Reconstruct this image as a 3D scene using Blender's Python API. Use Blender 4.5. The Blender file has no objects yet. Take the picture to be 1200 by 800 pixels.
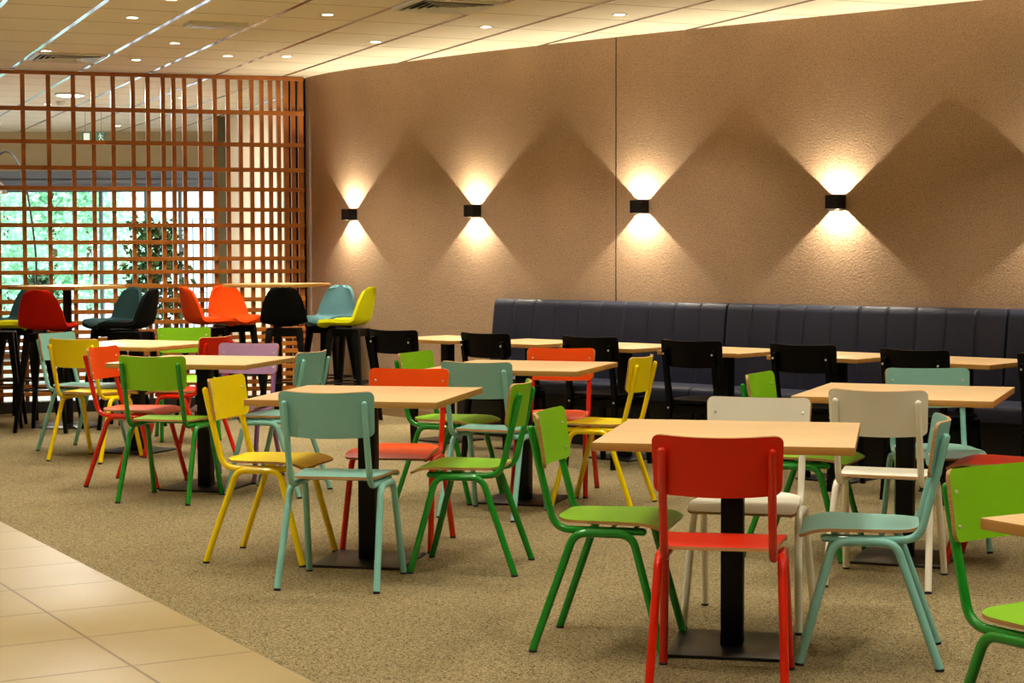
import bpy, bmesh, math, random
from mathutils import Vector, Matrix, noise
PI = math.pi
random.seed(7)
C = bpy.context.scene.collection
scene = bpy.context.scene

# ------------------------------------------------------------------ camera model (for measuring where things stand)
F, PITCH, ROLL, H = 2106.1, 0.0497, -0.0029, 1.4003
HC = 3.0                                  # ceiling height
def proj(X, Y, Z):
    z = Z - H
    d = Y*math.cos(PITCH) - z*math.sin(PITCH); u = Y*math.sin(PITCH) + z*math.cos(PITCH)
    px, py = F*X/d, -F*u/d
    c, s = math.cos(ROLL), math.sin(ROLL)
    return 600 + c*px - s*py, 400.25 + s*px + c*py
def ray(qx, qy, z):
    c, s = math.cos(ROLL), math.sin(ROLL)
    a, b = qx-600, qy-400.25
    px, py = c*a + s*b, -s*a + c*b
    cp, sp = math.cos(PITCH), math.sin(PITCH)
    x, u = px/F, -py/F
    Y = cp + u*sp; Z = -sp + u*cp
    t = (z-H)/Z
    return x*t, Y*t
def z_at(X, Y, py):
    y0 = proj(X, Y, 0)[1]; y1 = proj(X, Y, 1)[1]
    z = (py-y0)/(y1-y0)
    for _ in range(4):
        a = proj(X, Y, z)[1]; b = proj(X, Y, z+.01)[1]
        z += (py-a)/((b-a)/.01)
    return z
def x_at(px, Y, py=300):
    # X of the point on the frontal plane at depth Y seen in column px
    return (px-600)/F*Y

# ------------------------------------------------------------------ materials
def s2l(c):
    return tuple(((v/255)/12.92 if v/255 <= .04045 else ((v/255+.055)/1.055)**2.4) for v in c)
def new_mat(name):
    m = bpy.data.materials.new(name); m.use_nodes = True
    nt = m.node_tree; b = nt.nodes['Principled BSDF']
    return m, nt, b
def paint(name, rgb, rough=.4, metal=0, var=.04, scale=8, bump=0, bscale=200, spec=.5, coat=0):
    m, nt, b = new_mat(name)
    col = s2l(rgb)
    tc = nt.nodes.new('ShaderNodeTexCoord')
    n = nt.nodes.new('ShaderNodeTexNoise'); n.inputs['Scale'].default_value = scale; n.inputs['Detail'].default_value = 4
    nt.links.new(tc.outputs['Object'], n.inputs['Vector'])
    mix = nt.nodes.new('ShaderNodeMix'); mix.data_type = 'RGBA'
    mix.inputs['A'].default_value = (*[c*(1-var) for c in col], 1); mix.inputs['B'].default_value = (*[min(1, c*(1+var)) for c in col], 1)
    nt.links.new(n.outputs['Fac'], mix.inputs['Factor']); nt.links.new(mix.outputs['Result'], b.inputs['Base Color'])
    b.inputs['Roughness'].default_value = rough; b.inputs['Metallic'].default_value = metal
    b.inputs['Specular IOR Level'].default_value = spec; b.inputs['Coat Weight'].default_value = coat
    if bump:
        n2 = nt.nodes.new('ShaderNodeTexNoise'); n2.inputs['Scale'].default_value = bscale; n2.inputs['Detail'].default_value = 3
        nt.links.new(tc.outputs['Object'], n2.inputs['Vector'])
        bp = nt.nodes.new('ShaderNodeBump'); bp.inputs['Strength'].default_value = bump; bp.inputs['Distance'].default_value = .003
        nt.links.new(n2.outputs['Fac'], bp.inputs['Height']); nt.links.new(bp.outputs['Normal'], b.inputs['Normal'])
    return m
def wood(name, c1, c2, rough=.35, scale=(1.2, 22, 22), spec=.5):
    m, nt, b = new_mat(name)
    tc = nt.nodes.new('ShaderNodeTexCoord'); mp = nt.nodes.new('ShaderNodeMapping'); mp.inputs['Scale'].default_value = scale
    n = nt.nodes.new('ShaderNodeTexNoise'); n.inputs['Scale'].default_value = 2.2; n.inputs['Detail'].default_value = 8; n.inputs['Roughness'].default_value = .6
    n.inputs['Distortion'].default_value = .4
    r = nt.nodes.new('ShaderNodeValToRGB'); r.color_ramp.elements[0].position = .35; r.color_ramp.elements[1].position = .65
    r.color_ramp.elements[0].color = (*s2l(c1), 1); r.color_ramp.elements[1].color = (*s2l(c2), 1)
    nt.links.new(tc.outputs['Object'], mp.inputs['Vector']); nt.links.new(mp.outputs['Vector'], n.inputs['Vector'])
    nt.links.new(n.outputs['Fac'], r.inputs['Fac']); nt.links.new(r.outputs['Color'], b.inputs['Base Color'])
    b.inputs['Roughness'].default_value = rough; b.inputs['Specular IOR Level'].default_value = spec
    return m
def emit(name, rgb, strength):
    m, nt, b = new_mat(name)
    b.inputs['Base Color'].default_value = (*rgb, 1); b.inputs['Emission Color'].default_value = (*rgb, 1); b.inputs['Emission Strength'].default_value = strength
    return m
def ramp(nt, stops):
    r = nt.nodes.new('ShaderNodeValToRGB')
    while len(r.color_ramp.elements) < len(stops): r.color_ramp.elements.new(.5)
    for e, (p, c) in zip(r.color_ramp.elements, stops): e.position = p; e.color = (*c, 1)
    return r

M = {}
M['ply'] = wood('plywood_edge', (196, 150, 92), (160, 112, 62), .6, (3, 3, 160))
M['table'] = wood('beech_laminate', (236, 200, 150), (222, 182, 130), .33, (1.0, 16, 16))
M['table_edge'] = wood('beech_edge_shaded', (196, 146, 74), (180, 130, 62), .45, (1.0, 16, 16))  # same beech as the top, darkened to paint in the shade on the edge
M['black'] = paint('black_powder_coat', (7, 7, 8), .5, 0, .1, spec=.25)
M['plate'] = paint('black_base_plate', (24, 23, 23), .38, .2, .15, 6)
M['blackwood'] = paint('black_stained_wood', (3, 3, 4), .42, 0, .2, 30, spec=.14)
M['rubber'] = paint('black_rubber', (22, 24, 30), .7)
M['bolt'] = paint('steel_bolt', (225, 220, 200), .3, .25)
M['chrome'] = paint('polished_steel', (200, 200, 205), .12, 1)
M['alu'] = paint('aluminium_runner', (232, 236, 246), .19, 1, .02)
M['greymetal'] = paint('grey_metal', (120, 128, 138), .35, .5)
M['screen'] = wood('oiled_orange_wood', (178, 108, 34), (148, 82, 20), .4, (1.5, 1.5, 1.5))
M['plinth'] = paint('black_plinth', (16, 14, 13), .6)
M['leather'] = paint('navy_black_leather', (31, 34, 52), .42, 0, .12, 14, .25, 260, spec=.35)
M['benchbase'] = paint('bench_base_black', (10, 10, 11), .6)
M['cream'] = paint('cream_wall_paint', (236, 216, 188), .8, 0, .05, 2)
M['beige'] = paint('beige_wall_paint', (196, 178, 142), .85, 0, .05, 1)
M['olive'] = paint('olive_pillar_paint', (92, 84, 52), .8)
M['plain'] = paint('far_wall_paint', (205, 190, 160), .9)
M['mull'] = paint('window_frame_grey', (120, 132, 140), .45, .3)
M['header'] = paint('header_grey', (140, 150, 168), .4, .2, .15, 1.5)
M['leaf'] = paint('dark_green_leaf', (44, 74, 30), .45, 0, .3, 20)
M['bark'] = paint('bark', (92, 70, 48), .85, 0, .2, 30)
M['pot'] = paint('charcoal_pot', (50, 48, 48), .6)
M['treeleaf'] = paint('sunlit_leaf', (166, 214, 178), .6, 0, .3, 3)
M['paving'] = paint('pale_paving', (205, 200, 214), .9, 0, .1, 1)
M['exitgreen'] = paint('exit_sign_green', (20, 92, 62), .4)
M['exitwhite'] = paint('exit_sign_white', (225, 230, 222), .4)
M['white'] = paint('white_metal', (228, 228, 222), .4)
M['dark'] = paint('dark_void', (12, 11, 10), .8)
M['base'] = paint('tan_baseboard', (150, 122, 88), .6)
M['baffle'] = paint('vent_black', (18, 16, 14), .8)

def chair_paint(rgb, rough=.38, coat=.15): return rgb, rough, coat
PAINTS = {   # panel colour, frame colour
 'red':    ((212, 34, 0), (206, 26, 2)),
 'orange': ((246, 82, 0), (214, 34, 4)),
 'green':  ((134, 196, 20), (18, 136, 32)),
 'yellow': ((248, 224, 0), (246, 214, 2)),
 'blue':   ((130, 184, 174), (134, 198, 188)),
 'white':  ((244, 240, 224), (242, 236, 218)),
 'lilac':  ((184, 148, 190), (150, 104, 158)),
}
for k, (p, f) in PAINTS.items():
    M['panel_'+k] = paint(k+'_lacquered_ply', p, .44, 0, .04, 6, spec=.32)
    M['frame_'+k] = paint(k+'_enamel_tube', f, .22, 0, .02, 6, coat=.3)
for k, c in dict(red=(190, 24, 4), orange=(232, 72, 8), yellow=(196, 196, 8), teal=(78, 116, 122), darkteal=(36, 62, 64), black=(8, 8, 9)).items():
    M['felt_'+k] = paint(k+'_wool_felt', c, .95, 0, .12, 60, .4, 400, .15)

# plaster wall
def plaster():
    m, nt, b = new_mat('brown_textured_plaster')
    tc = nt.nodes.new('ShaderNodeTexCoord')
    n1 = nt.nodes.new('ShaderNodeTexNoise'); n1.inputs['Scale'].default_value = 1.1; n1.inputs['Detail'].default_value = 5
    n2 = nt.nodes.new('ShaderNodeTexNoise'); n2.inputs['Scale'].default_value = 120; n2.inputs['Detail'].default_value = 6; n2.inputs['Roughness'].default_value = .65
    for n in (n1, n2): nt.links.new(tc.outputs['Object'], n.inputs['Vector'])
    r1 = ramp(nt, [(.3, s2l((154, 127, 102))), (.7, s2l((172, 142, 114)))])
    r2 = ramp(nt, [(.32, (.60, .60, .60)), (.5, (1, 1, 1)), (.68, (1.2, 1.18, 1.12))])
    nt.links.new(n1.outputs['Fac'], r1.inputs['Fac']); nt.links.new(n2.outputs['Fac'], r2.inputs['Fac'])
    mx = nt.nodes.new('ShaderNodeMix'); mx.data_type = 'RGBA'; mx.blend_type = 'MULTIPLY'; mx.inputs['Factor'].default_value = 1
    nt.links.new(r1.outputs['Color'], mx.inputs['A']); nt.links.new(r2.outputs['Color'], mx.inputs['B']); nt.links.new(mx.outputs['Result'], b.inputs['Base Color'])
    v = nt.nodes.new('ShaderNodeTexNoise'); v.inputs['Scale'].default_value = 85; v.inputs['Detail'].default_value = 6; v.inputs['Distortion'].default_value = .5
    nt.links.new(tc.outputs['Object'], v.inputs['Vector'])
    bp = nt.nodes.new('ShaderNodeBump'); bp.inputs['Strength'].default_value = .9; bp.inputs['Distance'].default_value = .005
    nt.links.new(v.outputs['Fac'], bp.inputs['Height']); nt.links.new(bp.outputs['Normal'], b.inputs['Normal'])
    b.inputs['Roughness'].default_value = .8; b.inputs['Specular IOR Level'].default_value = .3
    return m
M['plaster'] = plaster()
def carpet():
    m, nt, b = new_mat('speckled_loop_carpet')
    tc = nt.nodes.new('ShaderNodeTexCoord')
    v = nt.nodes.new('ShaderNodeTexVoronoi'); v.inputs['Scale'].default_value = 230
    n1 = nt.nodes.new('ShaderNodeTexNoise'); n1.inputs['Scale'].default_value = 60; n1.inputs['Detail'].default_value = 3
    n2 = nt.nodes.new('ShaderNodeTexNoise'); n2.inputs['Scale'].default_value = 1.3; n2.inputs['Detail'].default_value = 3
    for n in (v, n1, n2): nt.links.new(tc.outputs['Object'], n.inputs['Vector'])
    sp = nt.nodes.new('ShaderNodeSeparateColor'); nt.links.new(v.outputs['Color'], sp.inputs['Color'])
    ad = nt.nodes.new('ShaderNodeMath'); ad.operation = 'MULTIPLY_ADD'; ad.inputs[1].default_value = .6; ad.inputs[2].default_value = -.3
    sm = nt.nodes.new('ShaderNodeMath'); sm.operation = 'ADD'
    nt.links.new(n1.outputs['Fac'], ad.inputs[0]); nt.links.new(sp.outputs['Red'], sm.inputs[0]); nt.links.new(ad.outputs[0], sm.inputs[1])
    r1 = ramp(nt, [(.0, s2l((44, 37, 26))), (.10, s2l((72, 62, 43))), (.22, s2l((118, 104, 73))), (.7, s2l((138, 124, 90))), (.95, s2l((166, 150, 114)))])
    r2 = ramp(nt, [(.3, (.92, .92, .92)), (.7, (1.05, 1.05, 1.05))])
    nt.links.new(sm.outputs[0], r1.inputs['Fac']); nt.links.new(n2.outputs['Fac'], r2.inputs['Fac'])
    mx = nt.nodes.new('ShaderNodeMix'); mx.data_type = 'RGBA'; mx.blend_type = 'MULTIPLY'; mx.inputs['Factor'].default_value = 1
    nt.links.new(r1.outputs['Color'], mx.inputs['A']); nt.links.new(r2.outputs['Color'], mx.inputs['B']); nt.links.new(mx.outputs['Result'], b.inputs['Base Color'])
    b.inputs['Roughness'].default_value = .95; b.inputs['Specular IOR Level'].default_value = .08
    return m
M['carpet'] = carpet()
def tiled(name, c1, c2, cm, bw, bh, off, mortar, rough, nscale=1.5, spec=.5):
    m, nt, b = new_mat(name)
    tc = nt.nodes.new('ShaderNodeTexCoord'); mp = nt.nodes.new('ShaderNodeMapping'); mp.inputs['Location'].default_value = (off[0], off[1], 0)
    br = nt.nodes.new('ShaderNodeTexBrick'); br.offset = 0; br.squash = 1
    br.inputs['Scale'].default_value = 1; br.inputs['Brick Width'].default_value = bw; br.inputs['Row Height'].default_value = bh
    br.inputs['Mortar Size'].default_value = mortar; br.inputs['Mortar Smooth'].default_value = .1; br.inputs['Bias'].default_value = 0
    n = nt.nodes.new('ShaderNodeTexNoise'); n.inputs['Scale'].default_value = nscale; n.inputs['Detail'].default_value = 6
    r = ramp(nt, [(.3, s2l(c1)), (.7, s2l(c2))])
    nt.links.new(tc.outputs['Object'], mp.inputs['Vector']); nt.links.new(mp.outputs['Vector'], br.inputs['Vector']); nt.links.new(tc.outputs['Object'], n.inputs['Vector'])
    nt.links.new(n.outputs['Fac'], r.inputs['Fac'])
    nt.links.new(r.outputs['Color'], br.inputs['Color1']); nt.links.new(r.outputs['Color'], br.inputs['Color2']); br.inputs['Mortar'].default_value = (*s2l(cm), 1)
    nt.links.new(br.outputs['Color'], b.inputs['Base Color'])
    b.inputs['Roughness'].default_value = rough; b.inputs['Specular IOR Level'].default_value = spec
    bp = nt.nodes.new('ShaderNodeBump'); bp.inputs['Strength'].default_value = .3; bp.inputs['Distance'].default_value = .002; bp.invert = True
    nt.links.new(br.outputs['Fac'], bp.inputs['Height']); nt.links.new(bp.outputs['Normal'], b.inputs['Normal'])
    return m
def thin_glass():
    m = bpy.data.materials.new('clear_glass'); m.use_nodes = True; nt = m.node_tree; nt.nodes.clear()
    o = nt.nodes.new('ShaderNodeOutputMaterial'); t = nt.nodes.new('ShaderNodeBsdfTransparent'); t.inputs['Color'].default_value = (.93, .98, .97, 1)
    g = nt.nodes.new('ShaderNodeBsdfGlossy'); g.inputs['Roughness'].default_value = .02
    fr = nt.nodes.new('ShaderNodeFresnel'); fr.inputs['IOR'].default_value = 1.45
    mx = nt.nodes.new('ShaderNodeMixShader')
    nt.links.new(fr.outputs['Fac'], mx.inputs['Fac']); nt.links.new(t.outputs[0], mx.inputs[1]); nt.links.new(g.outputs[0], mx.inputs[2]); nt.links.new(mx.outputs[0], o.inputs[0])
    return m
M['glass'] = thin_glass()

# ------------------------------------------------------------------ mesh helpers
def finish(name, bm, mats, parent=None, smooth=True, loc=None):
    bmesh.ops.recalc_face_normals(bm, faces=bm.faces)
    me = bpy.data.meshes.new(name); bm.to_mesh(me); bm.free()
    for m in (mats if isinstance(mats, (list, tuple)) else [mats]): me.materials.append(m)
    return link(name, me, parent, smooth, loc)
def link(name, me, parent=None, smooth=True, loc=None):
    if smooth and not me.get('sm'):
        me.shade_smooth()
        me.set_sharp_from_angle(angle=math.radians(38)); me['sm'] = 1
    o = bpy.data.objects.new(name, me); C.objects.link(o)
    if parent is not None: o.parent = parent
    if loc: o.location = loc
    return o
def thing(name, label, cat, loc=(0, 0, 0), rz=0, group=None):
    o = bpy.data.objects.new(name, None); C.objects.link(o); o.empty_display_size = .1
    if not 4 <= len(label.replace('-', ' ').split()) <= 16: print('LABEL', len(label.split()), label)
    o.location = loc; o.rotation_euler = (0, 0, rz); tag(o, label, cat, group); return o
def tag(o, label, cat, group=None, kind=None):
    o['label'] = label; o['category'] = cat
    if group: o['group'] = group
    if kind: o['kind'] = kind
    return o
def struct(o, label=None):
    o['kind'] = 'structure'
    if label: o['label'] = label
    return o
def box(bm, lo, hi, bevel=0, mat=0, M4=None):
    r = bmesh.ops.create_cube(bm, size=1)
    vs = r['verts']
    for v in vs:
        v.co = Vector((lo[i] + (v.co[i]+.5)*(hi[i]-lo[i]) for i in range(3)))
    if M4: bmesh.ops.transform(bm, matrix=M4, verts=vs)
    fs = list({f for v in vs for f in v.link_faces})
    for f in fs: f.material_index = mat
    if bevel:
        es = list({e for v in vs for e in v.link_edges})
        bmesh.ops.bevel(bm, geom=es, offset=bevel, segments=2, profile=.5, affect='EDGES')
    return vs
def bx(lo, hi, bevel=0):
    bm = bmesh.new(); box(bm, lo, hi, bevel); return bm
def beam(bm, a, b, w0, w1=None, up=(0, 0, 1), bevel=0, d0=None, d1=None):
    # tapered square bar from a to b
    a, b = Vector(a), Vector(b); w1 = w0 if w1 is None else w1; d0 = d0 or w0; d1 = d1 or w1
    t = (b-a).normalized(); u = Vector(up)
    if abs(t.dot(u)) > .97: u = Vector((0, 1, 0))
    s = t.cross(u).normalized(); v = s.cross(t).normalized()
    vs = []
    for p, w, d in ((a, w0, d0), (b, w1, d1)):
        for (i, j) in ((-1, -1), (1, -1), (1, 1), (-1, 1)):
            vs.append(bm.verts.new(p + s*i*w/2 + v*j*d/2))
    fs = [bm.faces.new((vs[0], vs[1], vs[2], vs[3])), bm.faces.new((vs[7], vs[6], vs[5], vs[4]))]
    for i in range(4): fs.append(bm.faces.new((vs[i], vs[4+i], vs[4+(i+1) % 4], vs[(i+1) % 4])))
    if bevel:
        es = list({e for x in vs for e in x.link_edges})
        bmesh.ops.bevel(bm, geom=es, offset=bevel, segments=2, profile=.5, affect='EDGES')
def fillet(pts, rad, seg=7):
    pts = [Vector(p) for p in pts]; out = [pts[0]]
    for i in range(1, len(pts)-1):
        p0, p, p1 = pts[i-1], pts[i], pts[i+1]
        r = rad[i-1] if isinstance(rad, (list, tuple)) else rad
        d0 = (p0-p).normalized(); d1 = (p1-p).normalized()
        ang = d0.angle(d1)
        if ang > PI-.02: out.append(p); continue
        k = min(r/math.tan(ang/2), (p0-p).length*.49, (p1-p).length*.49)
        A = p+d0*k; B = p+d1*k
        for j in range(seg+1):
            t = j/seg
            out.append(A*(1-t)**2 + p*2*t*(1-t) + B*t*t)
    out.append(pts[-1]); return out
def tube(bm, pts, r, n=12, round0=False, round1=False, mat=0):
    pts = [Vector(p) for p in pts]
    rads = [r]*len(pts) if not isinstance(r, (list, tuple)) else list(r)
    def cap(P, dirv, rr):
        return [(P + dirv*rr*math.sin(a), rr*math.cos(a)) for a in (.4, .8, 1.15, 1.4)]
    seq = list(zip(pts, rads))
    if round0:
        seq = cap(pts[0], (pts[0]-pts[1]).normalized(), rads[0])[::-1] + seq
    if round1:
        seq = seq + cap(pts[-1], (pts[-1]-pts[-2]).normalized(), rads[-1])
    P = [s[0] for s in seq]
    t0 = (P[1]-P[0]).normalized()
    u = Vector((0, 0, 1)) if abs(t0.z) < .9 else Vector((1, 0, 0))
    s = t0.cross(u).normalized(); rings = []
    for i, (p, rr) in enumerate(seq):
        t = (P[min(i+1, len(P)-1)] - P[max(i-1, 0)]).normalized()
        s = (s - t*s.dot(t)).normalized(); v = t.cross(s)
        rings.append([bm.verts.new(p + (s*math.cos(2*PI*k/n) + v*math.sin(2*PI*k/n))*rr) for k in range(n)])
    fs = []
    for a, b in zip(rings, rings[1:]):
        for k in range(n): fs.append(bm.faces.new((a[k], a[(k+1) % n], b[(k+1) % n], b[k])))
    fs.append(bm.faces.new(rings[0][::-1])); fs.append(bm.faces.new(rings[-1]))
    for f in fs: f.material_index = mat
def lathe(bm, prof, n=28, at=(0, 0, 0)):
    rings = []
    for (r, z) in prof:
        if r < 1e-5: rings.append([bm.verts.new((at[0], at[1], at[2]+z))])
        else: rings.append([bm.verts.new((at[0]+r*math.cos(2*PI*k/n), at[1]+r*math.sin(2*PI*k/n), at[2]+z)) for k in range(n)])
    for a, b in zip(rings, rings[1:]):
        for k in range(n):
            q = [a[k % len(a)], a[(k+1) % len(a)], b[(k+1) % len(b)], b[k % len(b)]]
            q = list(dict.fromkeys(q))
            if len(q) > 2: bm.faces.new(q)
def sheet(bm, rows, th, edge_mat=1):
    # rows: list of rows of points (the upper/front face); a solid sheet of thickness th below/behind it
    nr, nc = len(rows), len(rows[0]); R = [[Vector(p) for p in r] for r in rows]
    N = [[None]*nc for _ in R]
    for i in range(nr):
        for j in range(nc):
            a = R[min(i+1, nr-1)][j]-R[max(i-1, 0)][j]; b = R[i][min(j+1, nc-1)]-R[i][max(j-1, 0)]
            N[i][j] = a.cross(b).normalized()
    top = [[bm.verts.new(R[i][j]) for j in range(nc)] for i in range(nr)]
    bot = [[bm.verts.new(R[i][j]+N[i][j]*th) for j in range(nc)] for i in range(nr)]
    for i in range(nr-1):
        for j in range(nc-1):
            bm.faces.new((top[i][j], top[i][j+1], top[i+1][j+1], top[i+1][j]))
            bm.faces.new((bot[i][j], bot[i+1][j], bot[i+1][j+1], bot[i][j+1]))
    loop = [(0, j) for j in range(nc)] + [(i, nc-1) for i in range(1, nr)] + [(nr-1, j) for j in range(nc-2, -1, -1)] + [(i, 0) for i in range(nr-2, 0, -1)]
    for k in range(len(loop)):
        a, b = loop[k], loop[(k+1) % len(loop)]
        f = bm.faces.new((top[a[0]][a[1]], bot[a[0]][a[1]], bot[b[0]][b[1]], top[b[0]][b[1]])); f.material_index = edge_mat

# ------------------------------------------------------------------ curved feature wall
WP = [(-1.89, 16.58), (-1.49, 15.89), (-.85, 15.17), (-.22, 14.47), (.77, 13.52), (1.24, 13.1), (2.15, 12.32), (3.0, 11.6), (3.85, 10.88), (4.9, 10.0), (6.2, 8.9)]
def catmull(P, k=8):
    P = [Vector((*p, 0)) for p in P]; out = []
    Q = [P[0]*2-P[1]] + P + [P[-1]*2-P[-2]]
    for i in range(1, len(Q)-2):
        for j in range(k):
            t = j/k; a, b, c, d = Q[i-1], Q[i], Q[i+1], Q[i+2]
            out.append(.5*((2*b)+(c-a)*t+(2*a-5*b+4*c-d)*t*t+(3*b-a-3*c+d)*t**3))
    out.append(P[-1]); return out
WC = catmull(WP)
for _ in range(12):
    WC = [WC[0]] + [(WC[i-1]+WC[i]*2+WC[i+1])/4 for i in range(1, len(WC)-1)] + [WC[-1]]
WS = [0]
for a, b in zip(WC, WC[1:]): WS.append(WS[-1]+(b-a).length)
def wall_at(s, off=0):
    s = max(0, min(WS[-1]-1e-6, s))
    for i in range(len(WC)-1):
        if WS[i+1] >= s: break
    t = (s-WS[i])/(WS[i+1]-WS[i]); p = WC[i].lerp(WC[i+1], t)
    i0 = max(0, i-1); i1 = min(len(WC)-1, i+2)
    d = (WC[i1]-WC[i0]).normalized(); n = Vector((d.y, -d.x, 0))
    if n.dot(Vector((0, 0, 0))-p) < 0: n = -n
    return p+n*off, d, n
def wall_s_at_px(px, off=0, z=1.4):
    lo, hi = 0, WS[-1]
    for _ in range(50):
        m = (lo+hi)/2; p, _, _ = wall_at(m, off)
        if proj(p.x, p.y, z)[0] < px: lo = m
        else: hi = m
    return (lo+hi)/2

# floor / ceiling / walls ------------------------------------------------
XL, XR, YF, YB = -12.0, 6.2, -3.0, 23.9
THF, THC = math.radians(119.8), math.radians(112.94)
def poly_struct(name, pts, z, mat, label, th=0, flip=False, thick=.12):
    bm = bmesh.new(); c, s = math.cos(th), math.sin(th)
    v = [bm.verts.new((c*x+s*y, -s*x+c*y, 0)) for x, y in pts]
    w = [bm.verts.new((c*x+s*y, -s*x+c*y, thick if flip else -thick)) for x, y in pts]
    bm.faces.new(v); bm.faces.new(w[::-1]); n = len(v)
    for i in range(n): bm.faces.new((v[i], w[i], w[(i+1) % n], v[(i+1) % n]))
    o = finish(name, bm, mat, smooth=False, loc=(0, 0, z)); o.rotation_euler = (0, 0, th)
    return struct(o, label)
# carpet edge line: n = 2.32 , n-dir=(sin, -cos), d-dir=(cos, sin)
dF = (math.cos(THF), math.sin(THF)); nF = (math.sin(THF), -math.cos(THF))
def edge_y(Y, n=2.321): # X on line n at given Y
    return (n + math.cos(THF)*Y)/math.sin(THF)
SL, SRp = ray(0, 81, HC), (-1.80, 16.50)
scr_dir = Vector((SRp[0]-SL[0], SRp[1]-SL[1], 0)).normalized()
scr_nrm = Vector((scr_dir.y, -scr_dir.x, 0))
SA = Vector((SRp[0], SRp[1], 0)) - scr_dir*4.6      # left end of the screen (out of frame)
yA, yB = -3.0, SA.y - .05
M['floor_tile'] = tiled('cream_floor_tile', (166, 148, 108), (152, 132, 90), (106, 88, 58), .53, .6, (-(6.42 % .53), (1.88 % .6)), .006, .38)
M['ceil_tile'] = tiled('cream_ceiling_tile', (250, 240, 216), (246, 236, 210), (160, 142, 106), .703, 40, (-(11.95 % .703), 20), .008, .75, 1.5, .2)
# carpet polygon (right of the edge line), tile polygon (left of it)
yS = 16.9
far_line = [(XR, 9.2), (XR, yS), (edge_y(15.3), yS)]
carpet_pts = [(edge_y(-3), -3), (XR, -3), (XR, yS), (edge_y(yS), yS)]
poly_struct('floor', carpet_pts, 0, M['carpet'], 'tan speckled carpet floor under the tables')
poly_struct('floor_tiled', [(XL, -3), (edge_y(-3), -3), (edge_y(yS), yS), (XL, yS)], 0, M['floor_tile'], 'cream tiled walkway along the carpet', THF)
poly_struct('floor_back', [(XL, yS), (XR, yS), (XR, YB+.3), (XL, YB+.3)], 0, paint('pale_floor', (186, 180, 176), .3, 0, .06, 1), 'pale floor behind the wooden lattice')
poly_struct('ceiling', [(XL, -3), (XR, -3), (XR, YB+.3), (XL, YB+.3)], HC, M['ceil_tile'], 'cream tiled ceiling', THC, True)
# metal runners between the ceiling tiles
dC = Vector((math.cos(THC), math.sin(THC), 0)); nC = Vector((math.sin(THC), -math.cos(THC), 0))
k = 0
for i in range(-14, 8):
    n0 = 2.113 + .5935*i if i < 6 else 2.113+.5935*i
    def clip(n0):
        # range of d for which the point lies inside the ceiling rectangle
        lo, hi = -40, 60
        for ax, (mn, mx) in ((0, (XL+.1, XR-.1)), (1, (-2.9, YB-.1))):
            a = n0*nC[ax]; b = dC[ax]
            t0, t1 = (mn-a)/b, (mx-a)/b
            lo, hi = max(lo, min(t0, t1)), min(hi, max(t0, t1))
        return lo, hi
    d0, d1 = clip(n0)
    if d1-d0 < 1: continue
    k += 1
    bm = bmesh.new(); box(bm, (d0, -.017, -.004), (d1, .017, .0)) 
    o = finish('trim_%d' % k, bm, M['alu'], smooth=False, loc=tuple(nC*n0 + Vector((0, 0, HC)))); o.rotation_euler = (0, 0, THC)
    struct(o, 'shiny aluminium ceiling runner')
TRIM = k
# feature wall
bm = bmesh.new(); rows = []
ns = 160
for i in range(ns+1):
    s = WS[-1]*i/ns; p, d, n = wall_at(s); q, _, _ = wall_at(s, -.15)
    rows.append([bm.verts.new((p.x, p.y, 0)), bm.verts.new((p.x, p.y, HC)), bm.verts.new((q.x, q.y, HC)), bm.verts.new((q.x, q.y, 0))])
for a, b in zip(rows, rows[1:]):
    for j in range(4): bm.faces.new((a[j], a[(j+1) % 4], b[(j+1) % 4], b[j]))
bm.faces.new(rows[0]); bm.faces.new(rows[-1][::-1])
struct(finish('wall_right', bm, M['plaster']), 'curved brown textured plaster wall')
def wall_strip(name, s0, s1, z0, z1, o0, o1, mat, parent=None, n=40, bevel=0):
    bm = bmesh.new(); rows = []
    n = max(1, int(n*(s1-s0)/4)+1)
    for i in range(n+1):
        s = s0+(s1-s0)*i/n; p, _, _ = wall_at(s, o0); q, _, _ = wall_at(s, o1)
        rows.append([bm.verts.new((q.x, q.y, z0)), bm.verts.new((q.x, q.y, z1)), bm.verts.new((p.x, p.y, z1)), bm.verts.new((p.x, p.y, z0))])
    for a, b in zip(rows, rows[1:]):
        for j in range(4): bm.faces.new((a[j], a[(j+1) % 4], b[(j+1) % 4], b[j]))
    bm.faces.new(rows[0]); bm.faces.new(rows[-1][::-1])
    return finish(name, bm, mat, parent, smooth=False)
struct(wall_strip('baseboard_right', .02, WS[-1], 0, .075, .0, .014, M['base']), 'tan baseboard under the textured wall')
s_seam = wall_s_at_px(722)
struct(wall_strip('trim_%d' % (TRIM+1), s_seam-.004, s_seam+.004, .08, HC-.005, -.002, .0012, M['dark']), 'dark vertical joint between the plaster panels')
# closing walls (left, behind the camera, right)
def wbox(name, lo, hi, mat, label):
    return struct(finish(name, bx(lo, hi), mat, smooth=False), label)
wbox('wall_left', (XL-.15, -3, 0), (XL, YB+.3, HC), M['plain'], 'plain wall on the far left')
wbox('wall_behind', (XL, -3.15, 0), (XR, -3, HC), M['plain'], 'plain wall behind the viewer')
wbox('wall_side', (XR, -3, 0), (XR+.15, 9.2, HC), M['plain'], 'plain wall on the right of the viewer')

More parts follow.
